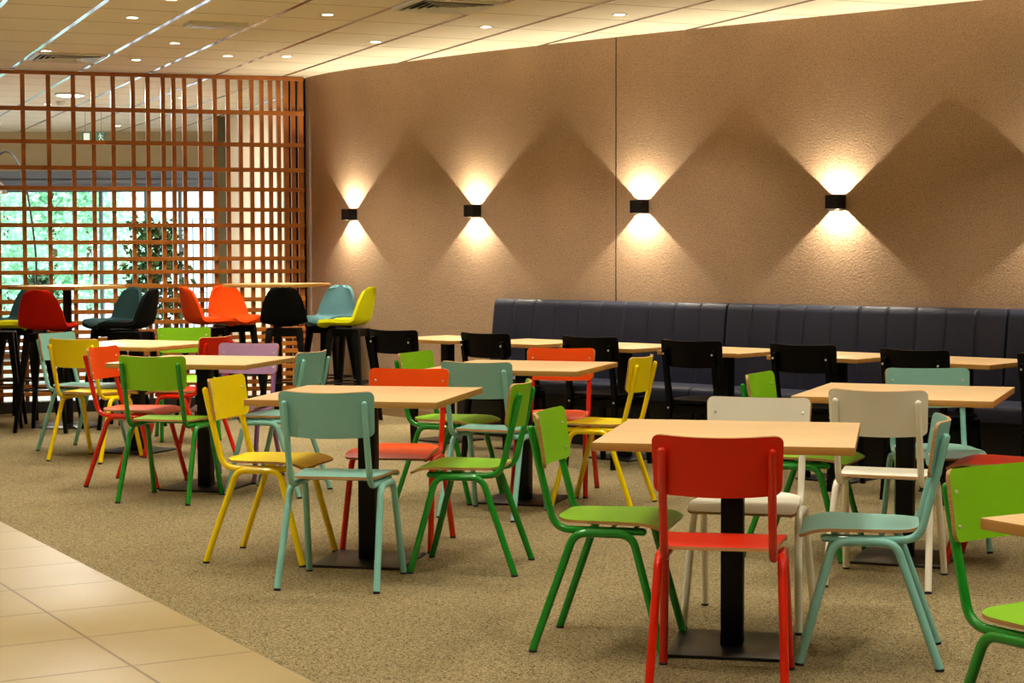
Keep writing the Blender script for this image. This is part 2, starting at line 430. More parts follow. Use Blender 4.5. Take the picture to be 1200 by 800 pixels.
# ------------------------------------------------------------------ room behind the lattice
Yw = 23.8
zh0 = z_at(x_at(60, Yw), Yw, 221); zh1 = z_at(x_at(60, Yw), Yw, 201)
wbox('wall_back', (XL, Yw, zh1), (-2.2, Yw+.2, HC), M['beige'], 'beige wall above the window front')
hd = bmesh.new(); box(hd, (XL, Yw-.06, zh0), (-2.2, Yw+.2, zh1-.08)); box(hd, (XL, Yw-.14, zh0+.06), (-2.2, Yw, zh0+.1)); box(hd, (XL, Yw-.1, zh1-.1), (-2.2, Yw+.2, zh1))
struct(finish('trim_%d' % (TRIM+2), hd, M['header'], smooth=False), 'grey metal header above the glazing')
# window front: four glazed bays
edges = [-330, -170, -50, 118, 124, 172.5, 211, 258]
bays = [(-330, -170), (-170, -50), (-50, 120), (120, 173), (173, 212.5), (212.5, 262)]
for i, (a, b) in enumerate(bays):
    x0, x1 = x_at(a, Yw), x_at(b, Yw)
    w = bpy.data.objects.new('window_%d' % (i+1), None); C.objects.link(w); w.location = ((x0+x1)/2, Yw, 0); struct(w, 'tall glazed bay onto the garden')
    hw = (x1-x0)/2; fw = .022
    bm = bmesh.new()
    box(bm, (-hw, -.03, 0), (-hw+fw, .05, zh0)); box(bm, (hw-fw, -.03, 0), (hw, .05, zh0)); box(bm, (-hw+fw, -.03, zh0-.05), (hw-fw, .05, zh0)); box(bm, (-hw+fw, -.03, 0), (hw-fw, .05, .1))
    finish('frame', bm, M['mull'], w, smooth=False)
    finish('pane', bx((-hw+fw, .005, .1), (hw-fw, .015, zh0-.05)), M['glass'], w, smooth=False)
# pillar and cream side wall
px0, px1 = x_at(256, 21.2), x_at(268.5, 21.2)
wbox('wall_pillar', (px0, 21.2, 0), (px1, 21.7, HC), M['olive'], 'olive pillar beside the windows')
def seg_wall(name, a, b, z0, z1, th, mat, label):
    a, b = Vector((*a, 0)), Vector((*b, 0)); d = (b-a); L = d.length
    o = finish(name, bx((0, -th, z0), (L, 0, z1)), mat, smooth=False, loc=(a.x, a.y, 0)); o.rotation_euler = (0, 0, math.atan2(d.y, d.x))
    return struct(o, label)
seg_wall('wall_cream', (-1.95, 17.0), (-3.30, 20.95), 0, HC-.06, .12, M['cream'], 'cream side wall behind the lattice')
seg_wall('wall_cream_back', (-3.30, 20.95), (-3.42, Yw), 0, HC, .12, M['cream'], 'cream wall running to the windows')
wbox('wall_dark', (-2.085, 16.66, 0), (-1.80, 16.76, HC), M['dark'], 'dark return beside the textured wall')
# exterior
wbox('floor_terrace', (-25, Yw+.3, -.15), (8, 60, -.03), M['paving'], 'pale paved terrace outside')

# ------------------------------------------------------------------ lattice screen
def scr_px(px):
    # position on the screen plane seen in column px -> distance from SA along the screen
    r = (px-600)/F
    # solve (A + t d).x = r*(A + t d).y   (pitch ignored: columns are nearly vertical)
    return (r*SA.y - SA.x)/(scr_dir.x - r*scr_dir.y)
sc_ = thing('lattice_screen', 'orange-brown wooden lattice partition standing on a black plinth', 'screen', (SA.x, SA.y, 0), math.atan2(scr_dir.y, scr_dir.x))
Lx = scr_px(357.3)
p5 = SA + scr_dir*scr_px(8)
rail_px = [81.5, 126.7, 165.7, 196.3, 220.3, 244.8, 264.0, 284.3, 304.2, 319.8, 336.5, 353.8, 366.8, 379.8, 390.5, 399.5, 408, 417, 426, 435.5, 444.8, 453.8, 462.5]
rail_z = [z_at(p5.x, p5.y, y) for y in rail_px]
slat_px = [-205, -175, -146, -117, -88, -58.5, -29.5, 0, 30.4, 60.4, 89.4, 112.7, 135.8, 159, 176.3, 194.1, 206.4, 219, 237.4, 254.5, 269.7, 284.3, 297.4, 309.1, 319.4, 328.9, 337.5, 345.8, 354.6]
for x in slat_px:
    t = scr_px(x); w = .037
    if x in (337.5, 354.6): w = .045
    finish('vertical_slat', bx((t-w/2, -.0, .1), (t+w/2, .055, HC-.01), .002), M['screen'], sc_, smooth=False)
for i, z in enumerate(rail_z):
    h = .038 if i else .034
    if i == 0: z = HC-.024
    finish('horizontal_rail', bx((0, -.03, z-h/2), (Lx, .0, z+h/2), .002), M['screen'], sc_, smooth=False)
finish('plinth', bx((0, -.05, 0), (Lx, .07, .1)), M['plinth'], sc_, smooth=False)

# ------------------------------------------------------------------ cafe chairs (bent tube + moulded ply)
def backrest_rows(hw=.2013, zt=.8345, zb=.6445, yt=-.2177, yb=-.1875, depth=.046, r=.026, nx=18):
    rows = []
    Hh = zt-zb
    vs = [0, .12*r, .35*r, .7*r, r] + [r + (Hh-2*r)*k/5 for k in range(1, 5)] + [Hh-r, Hh-.7*r, Hh-.35*r, Hh-.12*r, Hh]
    for v in vs:
        dv = min(v, Hh-v)
        f = v/Hh; hh = hw - .006*(1-f)
        w = hh if dv >= r else hh - r + math.sqrt(max(0, r*r-(r-dv)**2))
        z = zb+v
        row = []
        for j in range(nx+1):
            x = w*(-1+2*j/nx)
            k = (yb-yt)/(zt-zb); b_ = depth*(1-(x/hw)**2)
            row.append((x, (yb+(yt-yb)*f) - b_, z - b_*k))
        rows.append(row)
    return rows
def seat_rows(nx=16):
    rows = []
    y0, y1 = -.172, .226
    ys = [y0 + (y1-y0)*k for k in (0, .006, .02, .05, .09, .14, .2, .3, .42, .55, .66, .75, .82, .87, .91, .945, .97, .985, .995, 1)]
    for y in ys:
        f = (y-y0)/(y1-y0)
        hw = .172 + .030*min(1, f/.75)
        rr = .085; dv = y-y0
        if dv < rr: hw = hw - rr + math.sqrt(rr*rr-(rr-dv)**2)
        rf = .022; dv = y1-y
        if dv < rf: hw = hw - rf + math.sqrt(max(0, rf*rf-(rf-dv)**2))
        row = []
        for j in range(nx+1):
            x = hw*(-1+2*j/nx)
            z = .4555 - .007*math.exp(-((y+.03)/.10)**2)*(1-(x/.2)**2)
            if y > .13: z -= ((y-.13)/.096)**2*.024
            if y < -.12: z += ((-.12-y)/.05)**2*.004
            row.append((x, y, z))
        rows.append(row)
    return rows
CH = {}
def chair_meshes(col):
    if col in CH: return CH[col]
    P, Fm = M['panel_'+col], M['frame_'+col]
    out = []
    def keep(name, bm, mats):
        bmesh.ops.recalc_face_normals(bm, faces=bm.faces)
        me = bpy.data.meshes.new(name); bm.to_mesh(me); bm.free()
        for m in (mats if isinstance(mats, list) else [mats]): me.materials.append(m)
        return me
    bm = bmesh.new(); sheet(bm, seat_rows(), -.011); seat = keep('seat', bm, [P, M['ply']])
    bm = bmesh.new(); sheet(bm, backrest_rows(), -.011); back = keep('backrest', bm, [P, M['ply']])
    tubes, legs, caps = [], [], []
    for s in (-1, 1):
        bm = bmesh.new()
        tube(bm, fillet([(s*.17, -.2535, .780), (s*.17, -.2225, .645), (s*.171, -.168, .4305), (s*.171, .145, .4305)], [.3, .075]), .0137, 12, True, True)
        tubes.append(keep('back_tube', bm, Fm))
        for (yf, yt) in ((.2242, .112), (-.2385, -.092)):
            bm = bmesh.new(); foot = (s*.2130, yf, .008)
            tube(bm, fillet([foot, (s*.196, yt, .4235), (s*.196, .008, .4235)], .062), .0146, 12)
            legs.append(keep('leg', bm, Fm))
            bm = bmesh.new(); tube(bm, [(s*.2133, yf*1.0008, 0.0), (s*.2129, yf*.998, .009)], .0152, 12)
            caps.append(keep('foot_cap', bm, M['rubber']))
    bm = bmesh.new()
    for y in (.03, .11): tube(bm, [(-.171, y, .436), (.171, y, .436)], .006, 8)
    cross = keep('crossbar', bm, Fm)
    bolts_b, bolts_s = [], []
    for s in (-1, 1):
        for z in (.772, .682):
            f = (z-.6445)/.19; y = (-.1875 - .0302*f) - .046*(1-(.17/.2013)**2) + .001
            bm = bmesh.new(); lathe(bm, [(.0062, -.001), (.0058, .0012), (.004, .0024), (0, .003)], 10)
            bmesh.ops.transform(bm, matrix=Matrix.Translation((s*.17, y, z)) @ Matrix.Rotation(-PI/2, 4, 'X'), verts=bm.verts)
            bolts_b.append(keep('bolt', bm, M['bolt']))
        for y in (-.08, .11):
            bm = bmesh.new(); lathe(bm, [(.006, -.001), (.0055, .0012), (.004, .002), (0, .0026)], 10, (s*.168, y, .4553))
            bolts_s.append(keep('bolt', bm, M['bolt']))
    CH[col] = dict(seat=seat, back=back, tubes=tubes, legs=legs, caps=caps, cross=cross, bb=bolts_b, bs=bolts_s)
    return CH[col]
def cafe_chair(x, y, deg, col, label):
    m = chair_meshes(col)
    t = thing('cafe_chair', label, 'chair', (x, y, 0), math.radians(deg), 'tube-framed chairs around the square cafe tables')
    st = link('seat', m['seat'], t)
    for b in m['bs']: link('bolt', b, st)
    bk = link('backrest', m['back'], t)
    for b in m['bb']: link('bolt', b, bk)
    for q in m['tubes']: link('back_tube', q, t)
    for l, c in zip(m['legs'], m['caps']):
        lg = link('leg', l, t); link('foot_cap', c, lg)
    link('crossbar', m['cross'], t)
    return t
CHAIRS = [
 (.679, 5.787, -10.7, 'red', 'red chair in front of the nearest whole table, back to the viewer'),
 (.354, 6.388, -104.6, 'green', 'green chair facing right at the left side of the table nearest the viewer'),
 (1.234, 6.188, 78.0, 'blue', 'light blue chair facing left in the right foreground beside the red chair'),
 (.901, 6.78, 163.9, 'white', 'white chair facing the viewer across the table from the front red chair'),
 (1.588, 7.59, -21.5, 'white', 'white chair seen from behind at the right-hand middle table'),
 (2.009, 8.501, 177.2, 'blue', 'pale blue chair facing the viewer behind the right-hand middle table'),
 (1.42, 4.57, -147, 'green', 'green chair cut by the right edge of the photo, facing the viewer'),
 (2.20, 7.99, 66, 'red', 'red chair half hidden behind the green chair at the right edge, seat corner showing'),
 (1.363, 8.298, -114.9, 'green', 'green chair behind the white ones, facing right at the right-hand middle table'),
 (.497, 9.91, 68.9, 'yellow', 'yellow chair facing left at the centre-back table before the bench'),
 (.248, 10.427, 169.1, 'orange', 'orange-red chair facing the viewer behind the centre-back table'),
 (-.097, 9.568, -23.5, 'blue', 'light blue chair seen from behind in front of the centre-back table'),
 (-.188, 7.958, 79.6, 'green', 'green chair facing left at the right side of the centre table'),
 (-1.102, 8.217, -104.3, 'yellow', 'yellow chair facing right at the left side of the centre table'),
 (-.726, 7.599, -10.4, 'blue', 'light blue chair seen from behind in front of the centre table'),
 (-.548, 8.579, 168.8, 'orange', 'orange-red chair facing the viewer behind the centre table'),
 (-.351, 10.184, -115.0, 'green', 'green chair facing right beside the centre-back table, behind an orange back'),
 (-1.375, 10.471, 71.7, 'blue', 'light blue chair facing left at the right side of the left middle table'),
 (-1.716, 11.107, 165.6, 'lilac', 'lilac chair facing the viewer behind the left middle table'),
 (-1.948, 10.201, -14.5, 'green', 'green chair seen from behind in front of the left middle table'),
 (-2.275, 10.877, -103.8, 'orange', 'orange-red chair facing right at the left side of the left middle table'),
 (-2.233, 12.373, 67.2, 'red', 'red chair facing left between the lilac chair and the far left table'),
 (-3.069, 12.822, -113.6, 'blue', 'light blue chair facing right at the farthest left square table'),
 (-2.839, 12.204, -24.0, 'yellow', 'yellow chair seen from behind at the farthest left square table'),
 (-2.453, 13.541, 195.7, 'green', 'green chair facing the viewer behind the farthest left square table'),
]
for a in CHAIRS: cafe_chair(*a)

# ------------------------------------------------------------------ tables
TB = {}
def table_meshes(key, size, zt, th, col_w, base, rnd=False):
    if key in TB: return TB[key]
    def keep(name, bm, mats):
        bmesh.ops.recalc_face_normals(bm, faces=bm.faces)
        me = bpy.data.meshes.new(name); bm.to_mesh(me); bm.free()
        for m in (mats if isinstance(mats, list) else [mats]): me.materials.append(m)
        return me
    h = size/2
    bm = bmesh.new(); box(bm, (-h, -h, zt-th), (h, h, zt), .0015)
    for f in bm.faces:
        if abs(f.normal.z) < .5: f.material_index = 1
    top = keep('tabletop', bm, [M['table'], M['table_edge']])
    bm = bmesh.new(); c = col_w/2
    if rnd: tube(bm, [(0, 0, .01), (0, 0, zt-th-.006)], c, 20)
    else: box(bm, (-c, -c, .012), (c, c, zt-th-.006), .004)
    col = keep('column', bm, M['black'])
    bm = bmesh.new()
    if rnd: lathe(bm, [(0, 0), (base/2, 0), (base/2, .008), (base/2-.03, .016), (.05, .022), (0, .022)], 40)
    else: box(bm, (-base/2, -base/2, 0), (base/2, base/2, .012), .002)
    bp = keep('base_plate', bm, M['plate'])
    bm = bmesh.new(); box(bm, (-.16, -.16, zt-th-.006), (.16, .16, zt-th), .001); mp = keep('mounting_plate', bm, M['black'])
    TB[key] = (top, col, bp, mp); return TB[key]
def table(name, key, x, y, deg, label, group, args):
    ms = table_meshes(key, *args)
    t = thing(name, label, 'table', (x, y, 0), math.radians(deg), group)
    for n, m in zip(('tabletop', 'column', 'base_plate', 'mounting_plate'), ms): link(n, m, t)
SQ = (.864, .7647, .028, .078, .42)
for x, y, d, lab in [
 (.778, 6.31, -12.1, 'square beech cafe table nearest the viewer, between the red and white chairs'),
 (-.652, 8.109, -12.1, 'square beech cafe table in the centre between yellow and green chairs'),
 (.066, 10.084, -18.0, 'square beech cafe table behind the centre one, orange chair behind it'),
 (1.785, 8.121, -21.5, 'square beech cafe table at the right behind two white chairs'),
 (-1.83, 10.692, -14.2, 'square beech cafe table at the left in front of the lilac chair'),
 (-2.654, 12.677, -24.6, 'square beech cafe table farthest left, beyond the yellow chair back'),
 (1.705, 4.10, -60, 'beech table corner cut off by the right edge of the photo'),
]: table('cafe_table', 'sq', x, y, d, lab, 'square cafe tables in the middle of the room', SQ)
WT = (.64, .7647, .026, .075, .38)
wl = ['first wall table from the left, clear of the bench end', 'second wall table from the left, at the left end of the bench', 'third wall table from the left, behind the yellow chair',
      'fourth wall table from the left, at the joint of two bench sections', 'fifth wall table from the left, left of the pale blue chair back', 'sixth wall table from the left, right of the pale blue chair back', 'seventh wall table, at the right edge of the photo']
wp = [(-.49, 12.85), (.23, 12.38), (.85, 11.76), (1.45, 11.0), (2.06, 10.6), (2.61, 9.98)]
wangs = math.radians(-42)
for i in range(7):
    x, y = -.455+.622*i, 12.90-.585*i
    cx = x + .32*(-math.cos(wangs)*1) + .32*(-math.sin(wangs))*1
    cy = y + .32*(-math.sin(wangs)) + .32*(math.cos(wangs))
    table('wall_table', 'w', cx, cy, -42, 'small beech table, ' + wl[i].replace(' from the left,', ','), 'small tables along the bench', WT)

# ------------------------------------------------------------------ black wooden chairs at the wall tables
def wooden_meshes():
    if 'bw' in CH: return CH['bw']
    def keep(name, bm, mats=None):
        bmesh.ops.recalc_face_normals(bm, faces=bm.faces)
        me = bpy.data.meshes.new(name); bm.to_mesh(me); bm.free()
        me.materials.append(mats or M['blackwood']); return me
    Z = .86
    bm = bmesh.new(); sheet(bm, backrest_rows(.212, Z, Z-.165, -.225, -.200, .052, .024), -.014, 0); back = keep('backrest', bm)
    posts = []
    for s in (-1, 1):
        bm = bmesh.new()
        beam(bm, (s*.172, -.268, Z-.06), (s*.172, -.200, .45), .026, .036, (1, 0, 0), 0, .026, .032)
        beam(bm, (s*.172, -.200, .455), (s*.185, -.245, 0), .036, .028, (1, 0, 0), 0, .032, .028)
        posts.append(keep('rear_leg', bm))
    fl = []
    for s in (-1, 1):
        bm = bmesh.new(); beam(bm, (s*.165, .165, .445), (s*.185, .205, 0), .036, .026, (1, 0, 0)); fl.append(keep('front_leg', bm))
    rows = []
    n = 20
    for k in range(n+1):
        a = -PI/2 + PI*k/n; y = .0 + .215*math.sin(a); hw = .212*abs(math.cos(a))**.42
        hw = max(hw, .05)
        rows.append([(hw*(-1+2*j/12), y, .462-.01*math.exp(-(y/.12)**2)*(1-(-1+2*j/12)**2)) for j in range(13)])
    bm = bmesh.new(); sheet(bm, rows, -.018, 0); seat = keep('seat', bm)
    bm = bmesh.new()
    for s in (-1, 1): box(bm, (s*.168-.011, -.19, .395), (s*.168+.011, .165, .443))
    for y in (-.19, .16): box(bm, (-.16, y-.011, .395), (.16, y+.011, .443))
    rail = keep('seat_rail', bm)
    bolts = []
    for s in (-1, 1):
        for (y, z) in ((-.264, .77), (-.221, .43)):
            bm = bmesh.new(); lathe(bm, [(.007, 0), (.006, .003), (0, .004)], 10)
            bmesh.ops.transform(bm, matrix=Matrix.Translation((s*.172, y-(.018 if z > .5 else 0), z)) @ Matrix.Rotation(PI/2, 4, 'X'), verts=bm.verts); bolts.append(keep('bolt', bm, M['bolt']))
    CH['bw'] = (back, posts, fl, seat, rail, bolts); return CH['bw']
BL = [(-.84, 12.69, -36), (-.185, 12.15, -39), (.50, 11.6, -36), (1.10, 11.05, -36), (1.705, 10.54, -36), (2.23, 9.96, -42), (2.86, 9.44, -40)]
bl = ['leftmost of the row, standing clear of the bench', 'second from the left, in front of the bench end', 'third from the left, behind orange and yellow backs',
      'fourth from the left, left of the green chair back', 'fifth from the left, behind the right-hand middle table', 'sixth of the row, above the pale blue chair', 'cut off by the right edge of the photo']
for (x, y, d), lab in zip(BL, bl):
    a = math.radians(d); back, posts, fl, seat, rail, bolts = wooden_meshes()
    yo = .24
    t = thing('wooden_chair', 'black wooden chair seen from behind, ' + lab, 'chair', (x - math.sin(a)*yo, y + math.cos(a)*yo, 0), a, 'black wooden chairs along the bench tables')
    link('backrest', back, t); link('seat', seat, t); link('seat_rail', rail, t)
    for p in posts: link('rear_leg', p, t)
    for p in fl: link('front_leg', p, t)
    for p in bolts: link('bolt', p, t)

# ------------------------------------------------------------------ upholstered bench in sections
def bench(s0, s1, label, nch=10):
    p, _, _ = wall_at((s0+s1)/2, .3)
    t = thing('bench', label, 'bench', (p.x, p.y, 0), 0, 'sections of the wall bench')
    off = Vector((p.x, p.y, 0))
    prof = [(.004, .46), (.004, 1.01), (.02, 1.028), (.06, 1.034), (.095, 1.030), (.112, 1.012), (.120, .98), (.150, .75), (.182, .46), (.184, .44)]
    bm = bmesh.new(); rows = []; sub = 24; n = nch*sub
    for i in range(n+1):
        f = (i % sub)/sub if i < n else 0
        bul = (1-(abs(2*f-1))**16) if 0 < f < 1 else 0
        s = s0 + (s1-s0)*i/n; r = []
        if i == 0: s += .002
        if i == n: s -= .002
        for j, (o, z) in enumerate(prof):
            oo = o + (.009*bul-.006 if 4 <= j <= 8 else 0)
            if i in (0, n) and j >= 2: oo -= .012; z -= .006 if j < 7 else 0
            q, _, _ = wall_at(s, oo+.016); r.append(bm.verts.new((q.x-off.x, q.y-off.y, z)))
        rows.append(r)
    m = len(prof)
    for a, b in zip(rows, rows[1:]):
        for j in range(m): bm.faces.new((a[j], a[(j+1) % m], b[(j+1) % m], b[j]))
    bm.faces.new(rows[0]); bm.faces.new(rows[-1][::-1])
    finish('back_cushion', bm, M['leather'], t)
    prof = [(.19, .35), (.19, .455), (.22, .462), (.55, .462), (.585, .452), (.6, .43), (.6, .36), (.59, .35)]
    bm = bmesh.new(); rows = []; n = 20
    for i in range(n+1):
        s = s0+.004 + (s1-s0-.008)*i/n
        rows.append([bm.verts.new(wall_at(s, o+.004)[0] - off + Vector((0, 0, z))) for o, z in prof])
    m = len(prof)
    for a, b in zip(rows, rows[1:]):
        for j in range(m): bm.faces.new((a[j], a[(j+1) % m], b[(j+1) % m], b[j]))
    bm.faces.new(rows[0]); bm.faces.new(rows[-1][::-1])
    finish('seat_cushion', bm, M['leather'], t)
    o = wall_strip('bench_base', s0+.01, s1-.01, 0, .35, .03, .55, M['benchbase'], t); o.location = -off
    o = wall_strip('back_board', s0+.01, s1-.01, .35, .46, .016, .19, M['benchbase'], t); o.location = -off
sA = wall_s_at_px(579, .13, 1.0); sB = wall_s_at_px(852, .13, 1.0); sC = wall_s_at_px(1181, .13, 1.0)
bench(sA, sB, 'navy-black padded wall bench section at the left, ribbed back')
bench(sB, sC, 'navy-black padded wall bench section right of the joint, ribbed back')
bench(sC, sC+(sC-sB), 'navy-black padded bench section cut by the right edge of the photo')

# ------------------------------------------------------------------ wall lamps
warm = (1.0, .90, .68)
lamp_px = [415, 559, 754, 983]
ls = [wall_s_at_px(px) for px in lamp_px]
ls.append(ls[-1] + (ls[-1]-ls[-2]))
M['lens'] = emit('lamp_lens', (1, .86, .6), 30)
ll = ['leftmost of the row, nearest the lattice', 'second of the row from the left', 'third of the row, right of the wall joint', 'fourth of the row, rightmost in the photo', 'fifth of the row, beyond the right edge']
for s, lab in zip(ls, ll):
    p, d, n = wall_at(s); z = 1.732
    rz = math.atan2(d.y, d.x)
    if Vector((-math.sin(rz), math.cos(rz), 0)).dot(n) > 0: rz += PI      # local -Y faces the room
    t = thing('wall_lamp', 'black cube wall lamp, ' + lab, 'lamp', (p.x, p.y, z), rz, 'black cube wall lamps')
    w, h, dp, th = .052, .047, .097, .004
    bm = bmesh.new()
    box(bm, (-w, -dp, -h), (-w+th, -.002, h)); box(bm, (w-th, -dp, -h), (w, -.002, h)); box(bm, (-w+th, -dp, -h), (w-th, -dp+th, h)); box(bm, (-w+th, -.012, -h), (w-th, -.002, h))
    finish('housing', bm, M['black'], t, smooth=False)
    finish('divider', bx((-w+th, -dp+th, -.004), (w-th, -.012, .004)), M['black'], t, smooth=False)
    for sg in (1, -1):
        bm = bmesh.new(); pass; box(bm, (-.03, -.09, min(.0041*sg, .0052*sg)), (.03, -.014, max(.0041*sg, .0052*sg))); finish('reflector', bm, M['chrome'], t)
        L = bpy.data.lights.new('wall_lamp_beam', 'AREA'); L.shape = 'RECTANGLE'; L.size = .007; L.size_y = .06; L.energy = 17; L.color = warm
        o = bpy.data.objects.new('wall_lamp_beam', L); C.objects.link(o); o.parent = t; o.location = (0, -.052, .006*sg)
        o.rotation_euler = (PI, 0, 0) if sg > 0 else (0, 0, 0)

# ------------------------------------------------------------------ ceiling lights
M['dl'] = emit('downlight_glow', (1, .9, .62), 22)
dl_px = [(155, 20.5), (205, 50.5), (159.5, 70), (384, 17), (336, 66), (267, 65.5), (54, 59.5), (440, 49), (569.5, 31.5), (726, 17), (201, -1)]
names = ['left of the long roof fitting', 'left half, above the middle of the lattice', 'close above the lattice left of centre', 'right of the long roof fitting', 'above the lattice, nearest the wall corner', 'above the lattice beside the last tile line',
         'over the left air vent', 'nearest the textured wall at left of centre', 'along the textured wall, second from the right', 'rightmost along the textured wall', 'at the top edge of the photo']
DL = bpy.data.meshes.new('downlight_lens')
bm = bmesh.new(); lathe(bm, [(0, -.003), (.036, -.003), (.036, 0), (0, 0)], 20); bm.to_mesh(DL); bm.free(); DL.materials.append(M['dl'])
RG = bpy.data.meshes.new('downlight_ring')
bm = bmesh.new(); lathe(bm, [(.036, -.004), (.05, -.006), (.054, -.003), (.054, 0), (.036, 0), (.036, -.004)], 20); bm.to_mesh(RG); bm.free(); RG.materials.append(M['white'])
DLL = bpy.data.lights.new('downlight_lamp', 'SPOT'); DLL.energy = 78; DLL.color = (1, .93, .77); DLL.spot_size = math.radians(108); DLL.spot_blend = .7; DLL.shadow_soft_size = .045
def downlight(x, y, label, light=True):
    t = thing('downlight', label, 'ceiling light', (x, y, HC), 0, 'round recessed ceiling spotlights')
    link('lens', DL, t); link('ring', RG, t)
    if light:
        o = bpy.data.objects.new('downlight_lamp', DLL); C.objects.link(o); o.parent = t; o.location = (0, 0, -.06)
for q, lab in zip(dl_px, names):
    x, y = ray(*q, HC); downlight(x, y, 'small round ceiling spotlight ' + lab)
seen = [ray(*q, HC) for q in dl_px]
# unseen spotlights added over the viewer's part of the room to light it
cnt = 0
for i in range(-13, 6):
    for j in range(-3, 8):
        n0 = 2.75 + 1.187*i; d0 = 12.36 - 2.5*j - (1.25 if i % 2 else 0)
        P = nC*n0 + dC*d0
        if not (-9.5 < P.x < 4.5 and 2.2 < P.y < 14): continue
        # keep inside the curved wall
        ok = all((Vector((P.x, P.y, 0))-w).length > .8 for w in WC) and (P.x < 2.6 or P.y < 10.5)
        if not ok or proj(P.x, P.y, HC)[1] > -8 and P.y > 2: continue
        downlight(P.x, P.y, 'small round ceiling spotlight added out of view over the front of the room'); cnt += 1
print('extra downlights', cnt)
for q, lab in (((56, 122), 'beyond the lattice at left'), ((213.5, 114.5), 'beyond the lattice at centre')):
    x, y = ray(*q, HC); downlight(x, y, 'small round ceiling spotlight ' + lab)
for x, y in ((-4.95, 22.7), (-6.4, 22.5), (-7.8, 22.5), (-8.2, 19.5)): downlight(x, y, 'small round ceiling spotlight %s near the far window wall' % {-4.95: 'right of the exit sign', -6.4: 'added left of the exit sign', -7.8: 'added farthest left'}.get(x, '') if y > 20 else 'small round ceiling spotlight added out of view at far left')  # those left of the exit sign are added to brighten the far end
x, y = ray(82, 110, HC)
t = thing('ceiling_lamp', 'large round white ceiling lamp seen through the lattice', 'ceiling light', (x, y, HC))
bm = bmesh.new(); lathe(bm, [(0, -.03), (.11, -.028), (.135, -.018), (.137, 0)], 32); finish('diffuser', bm, emit('round_lamp_glow', (1, .97, .88), 9), t)
bm = bmesh.new(); lathe(bm, [(.137, 0), (.137, -.02), (.150, -.02), (.150, 0), (.137, 0)], 32); finish('rim', bm, M['white'], t)
L = bpy.data.lights.new('round_lamp_light', 'AREA'); L.shape = 'DISK'; L.size = .24; L.energy = 150; L.color = (1, .95, .85)
o = bpy.data.objects.new('round_lamp_light', L); C.objects.link(o); o.parent = t; o.location = (0, 0, -.035)
x, y = ray(71, 119, HC); t = thing('smoke_detector', 'small white ceiling detector beside the large round lamp', 'detector', (x, y, HC))
bm = bmesh.new(); lathe(bm, [(0, -.05), (.03, -.048), (.04, -.03), (.05, -.02), (.055, 0)], 20); finish('body', bm, M['white'], t)
# air vents
def vent(cx, cy, size, label):
    t = thing('air_vent', label, 'air vent', (cx, cy, HC), THC, 'square ceiling air vents')
    h = size/2
    finish('backing', bx((-h+.03, -h+.03, -.006), (h-.03, h-.03, -.001)), M['baffle'], t, smooth=False)
    bm = bmesh.new()
    for (a, b) in (((-h, -h), (h, -h+.035)), ((-h, h-.035), (h, h)), ((-h, -h+.035), (-h+.035, h-.035)), ((h-.035, -h+.035), (h, h-.035))): box(bm, (a[0], a[1], -.016), (b[0], b[1], -.0005))
    finish('frame', bm, M['white'], t, smooth=False)
    for kk in range(5):
        r1 = h-.045-kk*.043; r0 = r1-.030
        if r0 < .02: break
        bm = bmesh.new()
        for q in range(4):
            R = Matrix.Rotation(q*PI/2, 4, 'Z')
            vs = [bm.verts.new(R @ Vector(p)) for p in ((-r0, -r0, -.006), (r0, -r0, -.006), (r1, -r1, -.022), (-r1, -r1, -.022))]
            ws = [bm.verts.new(v.co + Vector((0, 0, -.0025))) for v in vs]
            bm.faces.new(vs); bm.faces.new(ws[::-1])
            for a in range(4): bm.faces.new((vs[a], ws[a], ws[(a+1) % 4], vs[(a+1) % 4]))
        finish('louvre', bm, M['white'], t, smooth=False)
V1 = nC*2.41 + dC*14.98; vent(V1.x, V1.y, .56, 'square white louvred ceiling vent at left just before the lattice')
V2 = nC*4.19 + dC*10.98; vent(V2.x, V2.y, .56, 'square white louvred ceiling vent at the top edge of the photo')
V3 = nC*3.03 + dC*12.44
t = thing('ceiling_fitting', 'slim rectangular white fitting on the ceiling between the spotlights', 'ceiling fitting', (V3.x, V3.y, HC), THC)
bm = bmesh.new(); box(bm, (-.10, -.21, -.03), (.10, .21, 0), .006); finish('housing', bm, M['white'], t, smooth=False)
finish('lens_panel', bx((-.06, -.18, -.034), (.06, .18, -.03)), paint('pale_lens', (205, 190, 150), .3), t, smooth=False)

# exit sign (two pictograms on a hanging green board)
Ys = 20.0; x0, x1 = x_at(98.5, Ys), x_at(125.5, Ys); zt_, zb_ = z_at(x0, Ys, 155), z_at(x0, Ys, 166.5)
t = thing('exit_sign', 'green and white exit sign with running figure hanging beyond the lattice', 'sign', ((x0+x1)/2, Ys, (zt_+zb_)/2))
hw, hh = (x1-x0)/2, (zt_-zb_)/2
finish('board', bx((-hw, 0, -hh), (hw, .03, hh), .002), M['exitgreen'], t, smooth=False)
bm = bmesh.new()
box(bm, (-hw*.82, -.003, -hh*.8), (-hw*.30, 0, hh*.8))
finish('door_symbol', bm, M['exitwhite'], t, smooth=False)
bm = bmesh.new()
def pm(x, z): return (hw*.62+x*hh, -.002, z*hh)
lathe(bm, [(0, 0), (.14*hh, 0), (.14*hh, .002), (0, .002)], 12); bmesh.ops.transform(bm, matrix=Matrix.Translation(pm(-.05, .62)) @ Matrix.Rotation(PI/2, 4, 'X'), verts=bm.verts)
